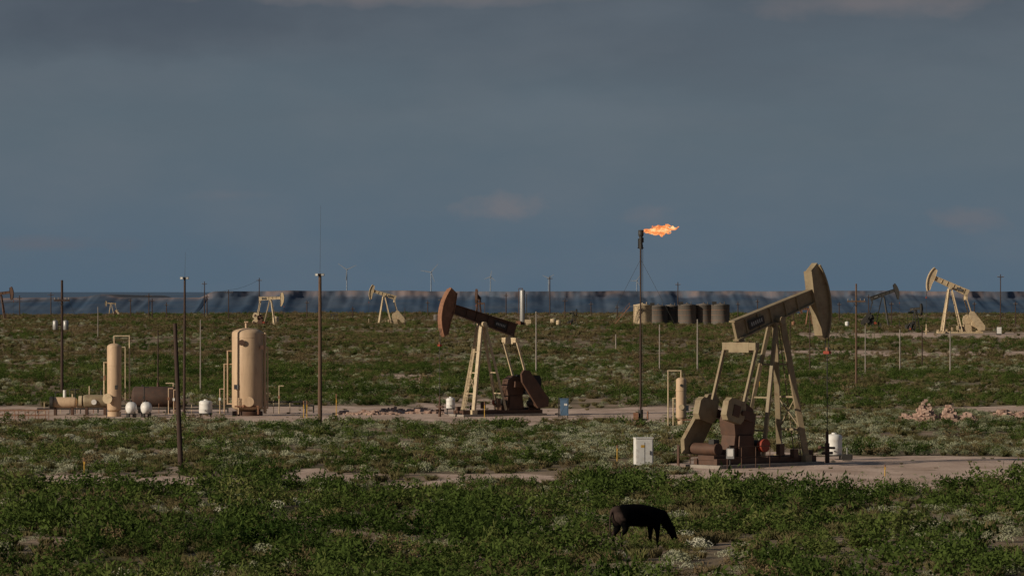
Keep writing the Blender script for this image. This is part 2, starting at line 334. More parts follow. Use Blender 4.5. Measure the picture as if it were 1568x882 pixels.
b.cyl((-.6,0,.3),(.5,0,.3),.08,'dark');b.box((-.35,-.1,.55),(.35,.3,.5),'rusty');b.cyl((.5,0,.3),(.5,0,.9),.06,'rusty')
flare=b.build('flare_stack',fp)
fm=bpy.data.materials.new('gas_flame');fm.use_nodes=True;n=fm.node_tree.nodes;l=fm.node_tree.links
n.remove(n['Principled BSDF']);out=n['Material Output']
tc=n.new('ShaderNodeTexCoord');no=n.new('ShaderNodeTexNoise');no.inputs['Scale'].default_value=2.6;no.inputs['Detail'].default_value=5;no.inputs['Distortion'].default_value=1
mp=n.new('ShaderNodeMapping');mp.inputs['Scale'].default_value=(.8,1,1.7);l.new(tc.outputs['Object'],mp.inputs[0]);l.new(mp.outputs[0],no.inputs['Vector'])
cr=n.new('ShaderNodeValToRGB');e=cr.color_ramp.elements;e[0].position=.36;e[0].color=(.6,.13,.04,1);e[1].position=.64;e[1].color=(1,.68,.32,1)
x=e.new(.5);x.color=(1,.3,.08,1)
l.new(no.outputs[0],cr.inputs[0]);em=n.new('ShaderNodeEmission');l.new(cr.outputs[0],em.inputs[0]);em.inputs[1].default_value=1.05
tr=n.new('ShaderNodeBsdfTransparent');mx=n.new('ShaderNodeMixShader')
ma=n.new('ShaderNodeMapRange');ma.inputs[1].default_value=.34;ma.inputs[2].default_value=.52;l.new(no.outputs[0],ma.inputs[0])
l.new(ma.outputs[0],mx.inputs[0]);l.new(tr.outputs[0],mx.inputs[1]);l.new(em.outputs[0],mx.inputs[2]);l.new(mx.outputs[0],out.inputs[0])
M['flame']=fm
b=MB()
def tongue(p,dx,dz,r0,seed,L):
    rr=random.Random(seed);N=16;n=12;vs=[]
    for i in range(N+1):
        t=i/N;r=r0*(math.sin(math.pi*min(1,t*.93+.05))**.7)*(1-.45*t)*(1+.35*math.sin(t*19+seed))
        c=Vector(p)+Vector((L*t,.05*math.sin(6*t+seed),dz*t+.09*math.sin(t*9+seed*2)))
        for k in range(n):
            a=2*math.pi*k/n;q=1+.35*rr.uniform(-1,1)
            vs.append(c+Vector((rr.uniform(-.05,.05),math.cos(a)*r*q,math.sin(a)*r*q)))
    b.add(vs,[(j*n+i,j*n+(i+1)%n,(j+1)*n+(i+1)%n,(j+1)*n+i) for j in range(N) for i in range(n)],'flame',True)
tongue((.1,0,0),0,.22,.27,1,2.2);tongue((.2,.1,.05),0,.3,.22,2,1.5);tongue((.5,-.1,-.1),0,.05,.22,3,1.5)
tongue((1.2,0,.25),0,.2,.12,4,.8);tongue((1.7,0,.1),0,.25,.11,5,.85);tongue((.9,.1,.3),0,.05,.1,6,1.0);tongue((1.3,0,-.15),0,.1,.09,8,.7)
b.build('flame',(0.15,0,hs+.95),parent=flare)
# ---------------------------------------------------------------- tank battery
d0=dist(496)
for i,(px,dy) in enumerate([(984,0),(1010,9),(1030,12),(1053,3),(1079,5),(1104,3)]):
    b=MB();k='cream' if i==0 else 'tankdark';r=2.45;h=5.5 if i in(0,3,4,5) else 5.2
    b.lathe((0,0,0),(0,0,1),[(0,r),(h,r),(h+.03,r+.05),(h+.12,r+.05),(h+.5,.25),(h+.7,.22)],k,32)
    for z in(1.4,2.8,4.2): b.lathe((0,0,z),(0,0,9),[(0,r+.02),(.08,r+.02)],'rusty' if i else k,32)
    b.cyl((1.0,-1,h+.2),(1.0,-1,h+.9),.1,k);b.box((-1.7,-1.6,h+.5),(1.2,.08,.9),'dark') if i%2 else None
    d=d0+dy;x=gx(px,d0);b.build('oil_storage_tank',(x,d,float(hgt(x,d))-.1))
b=MB()
for i in range(16): b.box((-i*.28,0,5.1-i*.33),(.3,.9,.05),'steel')
for y in(-.45,.45):
    b.beam((0,y,5.1),(-4.3,y,0),.06,.2,'rusty');b.beam((0,y,6.1),(-4.3,y,1.0),.05,.05,'rusty')
    for i in range(5): b.beam((-i,y,5.1-i*1.18),(-i,y,6.1-i*1.18),.05,.05,'rusty')
b.box((1.2,0,5.15),(2.4,1,.08),'steel');b.beam((1.2,.5,0),(1.2,.5,5.1),.1,.1,'rusty')
x=gx(964,d0-4);b.build('access_stairway',(x,d0-4,float(hgt(x,d0))))
b=MB();b.cyl((0,0,0),(0,0,1),.8,'brown',n=16);b.vessel((0,0,.9),(0,0,9.6),.68,'steel',.5);b.cyl((-1,0,0),(-1,0,9.8),.08,'brown');b.cyl((1.1,0,0),(1.1,0,8.5),.1,'cream');b.pipe([(0,0,9.5),(0,0,9.9),(-1,0,9.9)],.1,'brown')
b.box((1.4,0,1),(1.6,1.2,1.6),'cream');b.box((-1.1,-.8,.8),(1.2,1.2,1.3),'rusty');b.build('distillation_tower',place(800,497))
for px,py,r,h,k in[(847,495,.8,1.4,'cream'),(855,496,.6,1.2,'cream'),(422,497,.8,2.0,'cream'),(1297,500,.5,1.1,'white'),(1215,499,.5,1.2,'rusty'),(668,492,.8,2,'tankdark'),(1185,497,.8,1.8,'tankdark'),(1500,503,.6,1.6,'cream')]:
    wtank(px,py,r,h,.3,k)
# ---------------------------------------------------------------- poles
def pole(name,px,yt,yb,w,k,lean=0,arms=(),xf=(),lamp=False,whip=0):
    p=Vector(place(px,yb));s=F/p[1];h=(yb-yt)/s;r=w/s/2;b=MB();lx=lean/s
    top=Vector((-lx,0,h));b.cyl((0,0,-.2),top,r*1.15,k,r*.8,n=10)
    for ya,hw in arms:
        z=(yb-ya)/s;c=top*(z/h);b.beam(c-Vector((hw/s,r,0)),c+Vector((hw/s,-r,0)),.12,.15,k)
        for u in(-.9,-.45,.45,.9): b.cyl(c+Vector((hw/s*u,-r,.05)),c+Vector((hw/s*u,-r,.28)),.04,'greypost',n=6)
        b.beam(c+Vector((-hw/s*.5,-r,0)),c+Vector((0,-r,-.5)),.03,.03,'dark');b.beam(c+Vector((hw/s*.5,-r,0)),c+Vector((0,-r,-.5)),.03,.03,'dark')
    for ya,dx in xf:
        z=(yb-ya)/s;c=Vector((dx/s,-.15,z));b.lathe(c-Vector((0,0,.42)),c+Vector((0,0,.5)),[(0,.2),(.05,.24),(.8,.24),(.86,.18),(.88,.05)],'steel',14)
        b.cyl(c+Vector((0,0,.4)),c+Vector((0,0,.7)),.04,'dark',n=6);b.beam(c,Vector((0,0,z)),.06,.06,'dark')
    if lamp:
        b.beam(top+Vector((-.25,-.05,-.12)),top+Vector((.3,-.05,-.12)),.05,.05,'dark')
        for u in(-.22,.2): 
            b.box(top+Vector((u,-.12,-.08)),(.22,.2,.18),'steel',rz=u);b.box(top+Vector((u,-.23,-.09)),(.15,.03,.11),'white',rz=u)
    if whip: b.cyl(top,top+Vector((.05,0,whip/s)),.012,'dark',.006,n=5)
    b.build(name,p)
pole('utility_pole',95,428,602,4.5,'wooddark',arms=[(459,12)],xf=[(497,-10),(497,6)])
pole('wooden_pole',277,495,715,7.5,'wooddark',lean=9)
pole('light_pole',282,424,638,4,'wooddark',lean=-1,lamp=True,whip=38)
pole('light_pole',490,419,647,6,'wood',lamp=True,whip=104)
for a in [(242,505,598,2,'wooddark'),(307,488,600,2,'greypost'),(821,478,574,2.4,'greypost'),(1010,498,572,2,'greypost'),(1068,490,571,2.4,'greypost'),(1325,500,577,1.8,'greypost'),
  (1378,505,571,2,'greypost'),(1240,478,570,1.8,'wooddark'),(1412,500,563,1.8,'wooddark'),(1455,508,573,2.2,'greypost'),(943,513,540,2,'greypost'),(1210,490,560,1.5,'wooddark'),(150,470,520,1.3,'greypost'),
  (620,470,500,1.2,'wooddark'),(1165,478,506,1.2,'greypost')]:
    pole('metal_post',*a)
pole('utility_pole',1311,436,592,3.2,'wood',arms=[(463,14)])
for px,yt,yb,hw in[(228,448,487,5),(233,455,489,4),(313,430,486,4),(350,442,488,7),(397,425,487,4),(317,450,486,3),(78,447,484,5),(30,452,484,4),(470,460,487,3),(842,424,488,4),(865,457,489,4),(1038,432,489,4),(1532,420,501,5),
   (1555,462,500,3),(1285,462,492,3),(1160,458,490,3),(1330,450,496,3),(655,462,487,3),(775,450,488,3),(905,462,489,3),(200,455,486,3),(255,462,487,3),(1492,462,500,3),(1255,470,497,3),(675,455,490,4),(1215,450,492,4),(1178,466,492,3),(1365,462,498,3),(945,466,490,3),(1130,462,490,3),(540,468,489,3)]:
    pole('power_pole',px,yt,yb,1.6,'wooddark',arms=[(yt+4,hw)])
def wire(pts,r=.02,name='power_line'):
    b=MB()
    for a,c in zip(pts[:-1],pts[1:]):
        a=Vector(a);c=Vector(c);L=(c-a).length;N=12;pr=None
        for i in range(N+1):
            t=i/N;q=a.lerp(c,t)-Vector((0,0,L*.03*4*t*(1-t)))
            if pr: b.cyl(pr,q,r,'dark',n=4)
            pr=q
    b.build(name)
def P3(px,py,d): return (gx(px,d),d,H-(py-YH)*d/F)
for o in(-9,9): wire([P3(-200+o,452,395),P3(95+o,457,391),P3(313+o*.3,432,1370)],.012)
wire([P3(1311,462,422),P3(1750,455,380)],.012);wire([P3(1038,434,1290),P3(1311,462,422)],.02)
wire([P3(78,448,1430),P3(228,450,1350),P3(350,444,1320),P3(397,428,1340)],.03)
# ---------------------------------------------------------------- fences, markers
b=MB()
for row in(0,2.2):
    for i in range(22): b.cyl((i*.75-16,row,0),(i*.75-16,row,.72),.03,'rusty',n=6)
    for z in(.35,.7): b.cyl((-16,row,z),(-.3,row,z),.028,'rusty',n=6)
for i in range(30): b.cyl((i*.5-15.5,0,.3),(i*.5-15.5+.35,2.2,.7),.025,'cream',n=5)
x,y,z=place(75,643);b.build('pipe_fence',(x,y,z))
b=MB()
for i in range(5): b.cyl((i*.6,0,0),(i*.6,0,1.1),.03,'brown',n=6);b.cyl((0,i*.6,0),(0,i*.6,1.1),.03,'brown',n=6)
for z in(.55,1.1): b.cyl((0,0,z),(2.4,0,z),.025,'brown',n=6);b.cyl((0,0,z),(0,2.4,z),.025,'brown',n=6)
b.build('pipe_fence',place(1040,714))
for px,py,h in[(129,726,.85),(465,642,1.4),(470,642,1.4),(515,642,1.9),(1355,729,.6),(742,639,1.2),(1163,598,1.0),(945,706,.9)]:
    b=MB();b.cyl((0,0,0),(0,0,h*.8),.028,'yellow',n=8);b.cyl((0,0,h*.8),(0,0,h),.035,'rusty',n=8);b.box((0,-.04,h*.7),(.08,.02,.12),'yellow');b.build('pipeline_marker_post',place(px,py))
b=MB()
for px0,px1,z,yy in[(60,350,.35,2),(150,480,.55,3.0),(400,470,.9,1)]:
    d=330;b.pipe([(gx(px0,d),yy,0),(gx(px0,d),yy,z),(gx(px1,d),yy,z),(gx(px1,d),yy,0)],.06,'dark')
for i in range(16): b.cyl((gx(70+i*25,330),2,0),(gx(70+i*25,330),2,random.uniform(.6,1.3)),.03,random.choice(['cream','dark','rusty']),n=6)
for px in (112,120,128,136,225,262,270,340,410,430): 
    xx=gx(px,330);hh=random.uniform(1.2,2.4);b.pipe([(xx,.6,0),(xx,.6,hh),(xx+.35,.6,hh)],.04,random.choice(['cream','tan','dark']));b.box((xx,.5,hh*.6),(.16,.16,.2),random.choice(['dark','white','rusty']))
b.build('pipe_manifold',(0,327,0))
def rocks(px,py,w,h,N):
    b=MB();rr=random.Random(px)
    for i in range(N):
        u=rr.uniform(-1,1);v=rr.uniform(-1,1)
        prof=max(0,(1-abs(u)**1.6))*(.75+.35*math.sin(u*7+px))*(1-abs(v)**1.5)
        z=h*prof*rr.uniform(.5,1);r=rr.uniform(.05,.2)
        c=Vector((u*w/2,v*w/4,z));vs=[]
        for k in range(8):
            vs.append(c+Vector((r*(1 if k&1 else -1)*rr.uniform(.5,1.1),r*(1 if k&2 else -1)*rr.uniform(.5,1.1),r*(1 if k&4 else -1)*rr.uniform(.4,.9))))
        b.add(vs,[(0,2,3,1),(4,5,7,6),(0,1,5,4),(2,6,7,3),(0,4,6,2),(1,3,7,5)],'rock')
    N2=24;vs=[];
    for i in range(N2+1):
        for j in range(9):
            u=i/N2*2-1;v=j/8*2-1;vs.append((u*w/2,v*w/4,h*.7*max(0,(1-abs(u)**1.6))*(.75+.35*math.sin(u*7+px))*(1-abs(v)**1.5)-.02))
    b.add(vs,[(i*9+j,(i+1)*9+j,(i+1)*9+j+1,i*9+j+1) for i in range(N2) for j in range(8)],'rock')
    b.build('rock_pile',place(px,py))
rocks(1415,648,4.0,1.5,600);rocks(1461,648,3.6,1.35,500);rocks(1550,642,4.5,.9,400)
rocks(640,586,1.6,.6,60);rocks(620,632,6,.6,220);rocks(560,634,5,.45,120)
# ---------------------------------------------------------------- wind turbines
for i,(px,hy,ph) in enumerate([(531,413,25),(660,417,50),(751,424,80),(840,426,35),(975,430,60)]):
    d=18500;s=F/d;b=MB();hub=H-(hy-YH)/s;zb=-60
    b.cyl((0,0,zb),(0,0,hub),3.0,'turb',1.9);b.box((0,3,hub),(5,10,5),'turb');L=46 if i<2 else 28
    for k in range(3):
        a=math.radians(ph+120*k);c=Vector((0,-3,hub));e=c+Vector((math.cos(a),0,math.sin(a)))*L;b.beam(c,e,1,5.5,'turb',.5,2.2)
    b.ball((0,-3,hub),3,'turb');b.build('wind_turbine',(gx(px,d),d,0))
# ---------------------------------------------------------------- cow
COW=(980,838)
def cow(px,py,phi,sc):
    V=[((-.6,0,1.13),.35,-1),((-.2,0,1.06),.37,0),((.2,0,1.05),.37,1),((.55,0,1.13),.34,2),((.9,0,1.0),.22,3),((1.12,0,.74),.15,4),((1.26,0,.52),.145,5),((1.38,0,.32),.1,6),((1.44,0,.19),.085,7),
       ((-.92,0,1.2),.25,0),((-1.13,0,1.26),.06,9),((-1.2,0,1.0),.028,10),((-1.2,0,.6),.026,11),((-1.19,0,.42),.05,12)]
    for s in(-1,1):
        i=len(V);V+=[((-.86,s*.2,.88),.2,0),((-.7,s*.24,.64),.12,i),((-.95,s*.22,.42),.06,i+1),((-.88,s*.22,.12),.042,i+2),((-.84,s*.22,.02),.052,i+3)]
        i=len(V);V+=[((.55,s*.19,.8),.15,3),((.56,s*.2,.45),.065,i),((.56,s*.2,.12),.042,i+1),((.6,s*.2,.02),.052,i+2)]
    me=bpy.data.meshes.new('cow');me.from_pydata([v[0] for v in V],[(i,v[2]) for i,v in enumerate(V) if v[2]>=0],[])
    o=bpy.data.objects.new('cow',me);bpy.context.scene.collection.objects.link(o)
    o.modifiers.new('s','SKIN');
    for i,v in enumerate(V):
        sv=me.skin_vertices[0].data[i];r=v[1];sv.radius=(r*(.88 if i in(0,1,2,3,9) else 1),r*1.1)
    me.skin_vertices[0].data[0].use_root=True
    o.modifiers['s'].use_smooth_shade=True;ss=o.modifiers.new('u','SUBSURF');ss.levels=2;ss.render_levels=2
    m=bpy.data.materials.new('black_cow_hide');m.use_nodes=True;n=m.node_tree.nodes;l=m.node_tree.links;bs=n['Principled BSDF']
    tc=n.new('ShaderNodeTexCoord');sx=n.new('ShaderNodeSeparateXYZ');l.new(tc.outputs['Object'],sx.inputs[0])
    no=n.new('ShaderNodeTexNoise');no.inputs['Scale'].default_value=5;l.new(tc.outputs['Object'],no.inputs['Vector'])
    ad=n.new('ShaderNodeMath');ad.operation='MULTIPLY_ADD';ad.inputs[1].default_value=.5;l.new(no.outputs[0],ad.inputs[0]);l.new(sx.outputs[0],ad.inputs[2])
    mr=n.new('ShaderNodeMapRange');mr.inputs[1].default_value=-.62;mr.inputs[2].default_value=-.85;mr.inputs[3].default_value=0;mr.inputs[4].default_value=1;l.new(ad.outputs[0],mr.inputs[0])
    mx=n.new('ShaderNodeMix');mx.data_type='RGBA';mx.inputs[6].default_value=(.0015,.0015,.0018,1);mx.inputs[7].default_value=(.05,.035,.03,1);l.new(mr.outputs[0],mx.inputs[0])  # brownish rump patch: sun sheen put into the hide colour
    l.new(mx.outputs[2],bs.inputs['Base Color']);bs.inputs['Roughness'].default_value=.85;bs.inputs['Specular IOR Level'].default_value=.04;M['cow']=m
    me.materials.append(m);p=place(px,py);o.location=p;o.rotation_euler=(0,0,math.radians(phi));o.scale=(sc,)*3
    b=MB()
    for s in(-1,1):
        b.lathe((1.2,s*.1,.64),(1.14,s*.4,.62),[(0,.03),(.1,.07),(.2,.06),(.3,.01)],'cow',8)
    b.build('ears',parent=o)
cow(COW[0],COW[1],34,1.14)
# ---------------------------------------------------------------- ground
def axis_x():
    t=np.linspace(-1,1,421);k=7.2;return np.sinh(t*k)/np.sinh(k)*60000
xs=np.sort(np.unique(np.concatenate([np.arange(-60,60.1,.75),np.arange(-300,301,6.0),axis_x()])))
ys=np.concatenate([[-60000,-20000,-5000,-1000,-200,-50,0,50,90],np.arange(120,380,1.0),np.arange(380,700,3.0),np.arange(700,1700,12.0),np.arange(1700,4000,60.0),[4500,6000,9000,14000,20000,35000,60000,90000]])
X,Y=np.meshgrid(xs,ys);Z=hgt(X,Y);Z=Z+(fbm(X*.6,Y*.4,40,3)-.5)*.10*(Y<500)*(Y>100)
nx,ny=len(xs),len(ys)
me=bpy.data.meshes.new('ground');co=np.stack([X,Y,Z],-1).reshape(-1,3)
idx=np.arange(nx*ny).reshape(ny,nx);q=np.stack([idx[:-1,:-1],idx[:-1,1:],idx[1:,1:],idx[1:,:-1]],-1).reshape(-1,4)
me.vertices.add(len(co));me.vertices.foreach_set('co',co.ravel().astype(np.float32));me.loops.add(q.size);me.loops.foreach_set('vertex_index',q.ravel().astype(np.int32))
me.polygons.add(len(q));me.polygons.foreach_set('loop_start',np.arange(0,q.size,4,dtype=np.int32));me.polygons.foreach_set('loop_total',np.full(len(q),4,dtype=np.int32));me.update();me.validate()
at=me.attributes.new('dirt','FLOAT','POINT');at.data.foreach_set('value',dirt(X,Y).ravel().astype(np.float32))
me.polygons.foreach_set('use_smooth',np.ones(len(q),dtype=bool))
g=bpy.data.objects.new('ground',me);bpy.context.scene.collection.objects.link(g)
m=bpy.data.materials.new('ground_soil');m.use_nodes=True;n=m.node_tree.nodes;l=m.node_tree.links;bs=n['Principled BSDF'];bs.inputs['Roughness'].default_value=.95;bs.inputs['Specular IOR Level'].default_value=.1
geo=n.new('ShaderNodeNewGeometry')
def noise(sc,mapv=(1,1,1),det=5,src=None):
    mp=n.new('ShaderNodeMapping');mp.inputs['Scale'].default_value=mapv;l.new(src or geo.outputs['Position'],mp.inputs[0])
    t=n.new('ShaderNodeTexNoise');t.inputs['Scale'].default_value=sc;t.inputs['Detail'].default_value=det;t.inputs['Roughness'].default_value=.6;l.new(mp.outputs[0],t.inputs['Vector']);return t.outputs[0]
def mr(v,a,b_,c=0,d=1):
    t=n.new('ShaderNodeMapRange');t.inputs[1].default_value=a;t.inputs[2].default_value=b_;t.inputs[3].default_value=c;t.inputs[4].default_value=d;l.new(v,t.inputs[0]);return t.outputs[0]
def mixc(f,a,b_):
    t=n.new('ShaderNodeMix');t.data_type='RGBA'
    l.new(f,t.inputs[0])
    for i,c in((6,a),(7,b_)):
        if isinstance(c,tuple): t.inputs[i].default_value=(*c,1)
        else: l.new(c,t.inputs[i])
    return t.outputs[2]
def math_(op,a,b_):
    t=n.new('ShaderNodeMath');t.operation=op
    for i,c in((0,a),(1,b_)):
        if isinstance(c,(int,float)): t.inputs[i].default_value=c
        else: l.new(c,t.inputs[i])
    return t.outputs[0]
soil=mixc(mr(noise(.25),.35,.65),(.19,.14,.095),(.33,.25,.185))
veg=mixc(mr(noise(.06,(1,.7,1)),.4,.6),(.05,.056,.02),(.115,.1,.05))
c=mixc(mr(noise(.11,(1,.6,1),7),.42,.64),soil,veg)
da=n.new('ShaderNodeAttribute');da.attribute_name='dirt'
dn=math_('ADD',da.outputs['Fac'],math_('MULTIPLY',math_('SUBTRACT',noise(.9,(1,.6,1),6),.5),.9))
dcol=mixc(mr(noise(.35,(1,.5,1),6),.35,.65),(.38,.275,.215),(.57,.44,.36))
c=mixc(mr(dn,.38,.6),c,dcol)
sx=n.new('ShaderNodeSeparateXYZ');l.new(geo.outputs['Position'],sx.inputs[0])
c=mixc(mr(sx.outputs[1],1600,2800),c,(.08,.13,.2))  # far ground fades to blue: distance haze painted into its colour
l.new(c,bs.inputs['Base Color'])
bp=n.new('ShaderNodeBump');bp.inputs['Strength'].default_value=.5;bp.inputs['Distance'].default_value=.08;l.new(noise(5,det=6),bp.inputs['Height']);l.new(bp.outputs[0],bs.inputs['Normal'])
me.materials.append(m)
# ---------------------------------------------------------------- mesa
nxm=1400;mx_=np.linspace(-4200,4200,nxm)
pxm=784+mx_*F/15000
top=-3+(fbm(mx_/520,mx_*0,60)-.5)*5+(vn(mx_/70,mx_*0,62)-.5)*2
left=1-sstep(312,338,pxm)
top=top*(1-left)+(-27+(fbm(mx_/300,mx_*0,64)-.5)*8+12*np.exp(-((pxm-165)/20)**2))*left
but=fbm(mx_/260,mx_*0,66,3);rows=[];K=46
foot=np.where(left>.5,6,19)+(fbm(mx_/60,mx_*0,67)-.5)*22
foot=np.clip(foot,4,40)
for tt in np.linspace(0,1,K):
    if tt<.6: u=tt/.6;z=-94+(top-foot+94)*u**1.3;y=14000+900*u+0*mx_-but*250*u+(fbm(mx_/70,mx_*0+u*3,70)-.5)*110*u*(1-u)*4
    elif tt<.85: u=(tt-.6)/.25;z=top-foot+foot*u;y=14900-but*250+30*u+(fbm(mx_/26,mx_*0+u*.4,72,3)-.5)*20
    else: u=(tt-.85)/.15;z=top-u*10;y=14930-but*250+u*2500
    rows.append(np.stack([mx_,y,z],-1))
co=np.concatenate(rows);nr=len(rows);idx=np.arange(nxm*nr).reshape(nr,nxm);q=np.stack([idx[:-1,:-1],idx[:-1,1:],idx[1:,1:],idx[1:,:-1]],-1).reshape(-1,4)
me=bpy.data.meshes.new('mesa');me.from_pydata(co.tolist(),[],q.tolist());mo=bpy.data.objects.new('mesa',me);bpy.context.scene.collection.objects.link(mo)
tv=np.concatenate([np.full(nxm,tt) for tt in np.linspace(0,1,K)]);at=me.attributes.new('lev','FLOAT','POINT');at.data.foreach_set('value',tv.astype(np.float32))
me.polygons.foreach_set('use_smooth',np.ones(len(q),dtype=bool))
m=bpy.data.materials.new('hazy_mesa_rock');m.use_nodes=True;n=m.node_tree.nodes;l=m.node_tree.links;bs=n['Principled BSDF'];bs.inputs['Roughness'].default_value=1;bs.inputs['Specular IOR Level'].default_value=0
geo=n.new('ShaderNodeNewGeometry');la=n.new('ShaderNodeAttribute');la.attribute_name='lev'
slope=mixc(mr(noise(.004,(1,1,6),6),.4,.62),(.052,.085,.135),(.078,.105,.145))  # slope and cliff colours have the blue aerial haze mixed in
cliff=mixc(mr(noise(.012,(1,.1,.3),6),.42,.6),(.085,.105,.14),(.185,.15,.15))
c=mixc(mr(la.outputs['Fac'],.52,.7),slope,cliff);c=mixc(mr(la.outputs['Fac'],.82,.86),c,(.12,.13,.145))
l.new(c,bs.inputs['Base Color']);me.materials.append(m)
# ---------------------------------------------------------------- vegetation
def leafmat(name,c1,c2,trans=.3,c3=None):
    m=bpy.data.materials.new(name);m.use_nodes=True;n=m.node_tree.nodes;l=m.node_tree.links;n.remove(n['Principled BSDF'])
    oi=n.new('ShaderNodeObjectInfo');geo=n.new('ShaderNodeNewGeometry')
    t=n.new('ShaderNodeTexNoise');t.inputs['Scale'].default_value=.05;t.inputs['Detail'].default_value=4;l.new(geo.outputs['Position'],t.inputs['Vector'])
    a=n.new('ShaderNodeMath');a.operation='MULTIPLY_ADD';a.inputs[1].default_value=.55;l.new(oi.outputs['Random'],a.inputs[0])
    b_=n.new('ShaderNodeMapRange');b_.inputs[1].default_value=.3;b_.inputs[2].default_value=.7;b_.inputs[4].default_value=.5;l.new(t.outputs[0],b_.inputs[0]);l.new(b_.outputs[0],a.inputs[2])
    cr=n.new('ShaderNodeValToRGB');e=cr.color_ramp.elements;e[0].position=.1;e[0].color=(*c1,1);e[1].position=.95 if not c3 else .7;e[1].color=(*c2,1)
    if c3: x=e.new(1);x.color=(*c3,1)
    l.new(a.outputs[0],cr.inputs[0])
    d=n.new('ShaderNodeBsdfDiffuse');tr=n.new('ShaderNodeBsdfTranslucent');l.new(cr.outputs[0],d.inputs[0]);l.new(cr.outputs[0],tr.inputs[0])
    mx=n.new('ShaderNodeMixShader');mx.inputs[0].default_value=trans;l.new(d.outputs[0],mx.inputs[1]);l.new(tr.outputs[0],mx.inputs[2]);l.new(mx.outputs[0],n['Material Output'].inputs[0]);return m
MG=leafmat('mesquite_leaves',(.025,.048,.011),(.085,.122,.03),.3,(.16,.165,.06))
MS=leafmat('sage_leaves',(.15,.17,.09),(.32,.33,.22),.2,(.52,.51,.41))
MD=leafmat('dry_grass_blades',(.09,.1,.035),(.21,.175,.09),.3,(.12,.14,.045))
MBR=leafmat('dry_scrub_twigs',(.07,.062,.03),(.16,.12,.065),.15,(.24,.18,.11))
def leaves(P,Nn,size,asp,up=0,seed=0):
    r=np.random.default_rng(seed);N=len(P)
    a=r.normal(size=(N,3));a[:,2]+=up;a/=np.linalg.norm(a,axis=1)[:,None]
    b_=np.cross(a,r.normal(size=(N,3)));b_/=np.linalg.norm(b_,axis=1)[:,None]
    s=size*r.uniform(.6,1.3,(N,1))
    v=np.stack([P-a*s*.5,P+b_*s*asp*.5,P+a*s*.5,P-b_*s*asp*.5],1).reshape(-1,3);return v
def vegmesh(name,kind,seed,mt):
    r=np.random.default_rng(seed)
    if kind=='bush':
        K=r.integers(6,11);cen=np.stack([r.normal(0,.28,K),r.normal(0,.28,K),r.uniform(.12,.42,K)],-1);cr=r.uniform(.12,.22,K)
        N=400;k=r.integers(0,K,N);d=r.normal(size=(N,3));d/=np.linalg.norm(d,axis=1)[:,None]
        P=cen[k]+d*(cr[k]*r.uniform(.6,1.15,N))[:,None];P[:,2]=np.abs(P[:,2])*(.95);v=leaves(P,N,.075,.65,.3,seed)
        t=r.integers(0,K,24);S=cen[t]+np.stack([r.normal(0,.1,24),r.normal(0,.1,24),cr[t]+r.uniform(0,.12,24)],-1)
        v=np.concatenate([v,leaves(S,24,.14,.25,2.0,seed+1)])
    elif kind=='sage':
        N=190;th=r.uniform(0,2*np.pi,N);ph=r.uniform(0,1,N)**.6;rad=r.uniform(.5,1,N)*.26
        P=np.stack([np.cos(th)*ph*rad*1.25,np.sin(th)*ph*rad*1.25,.03+rad*np.sqrt(1-(ph*.95)**2)*1.15],-1);v=leaves(P,N,.08,.38,1.0,seed)
    else:
        N=100;th=r.uniform(0,2*np.pi,N);rr=r.uniform(0,.18,N);b0=np.stack([np.cos(th)*rr,np.sin(th)*rr,0*rr],-1)
        L=r.uniform(.12,.36,N);tip=b0+np.stack([np.cos(th)*L*.5+r.normal(0,.05,N),np.sin(th)*L*.5+r.normal(0,.05,N),L],-1)
        s=np.stack([-np.sin(th),np.cos(th),0*th],-1)*.014;mid=(b0+tip)/2+np.array([0,0,.04])
        v=np.stack([b0-s,b0+s,mid+s,tip,mid-s],1).reshape(-1,3)
    kk=5 if kind=='grass' else 4;f=np.arange(len(v)).reshape(-1,kk)
    me=bpy.data.meshes.new(name);me.from_pydata(v.tolist(),[],f.tolist());me.materials.append(mt);return bpy.data.objects.new(name,me)
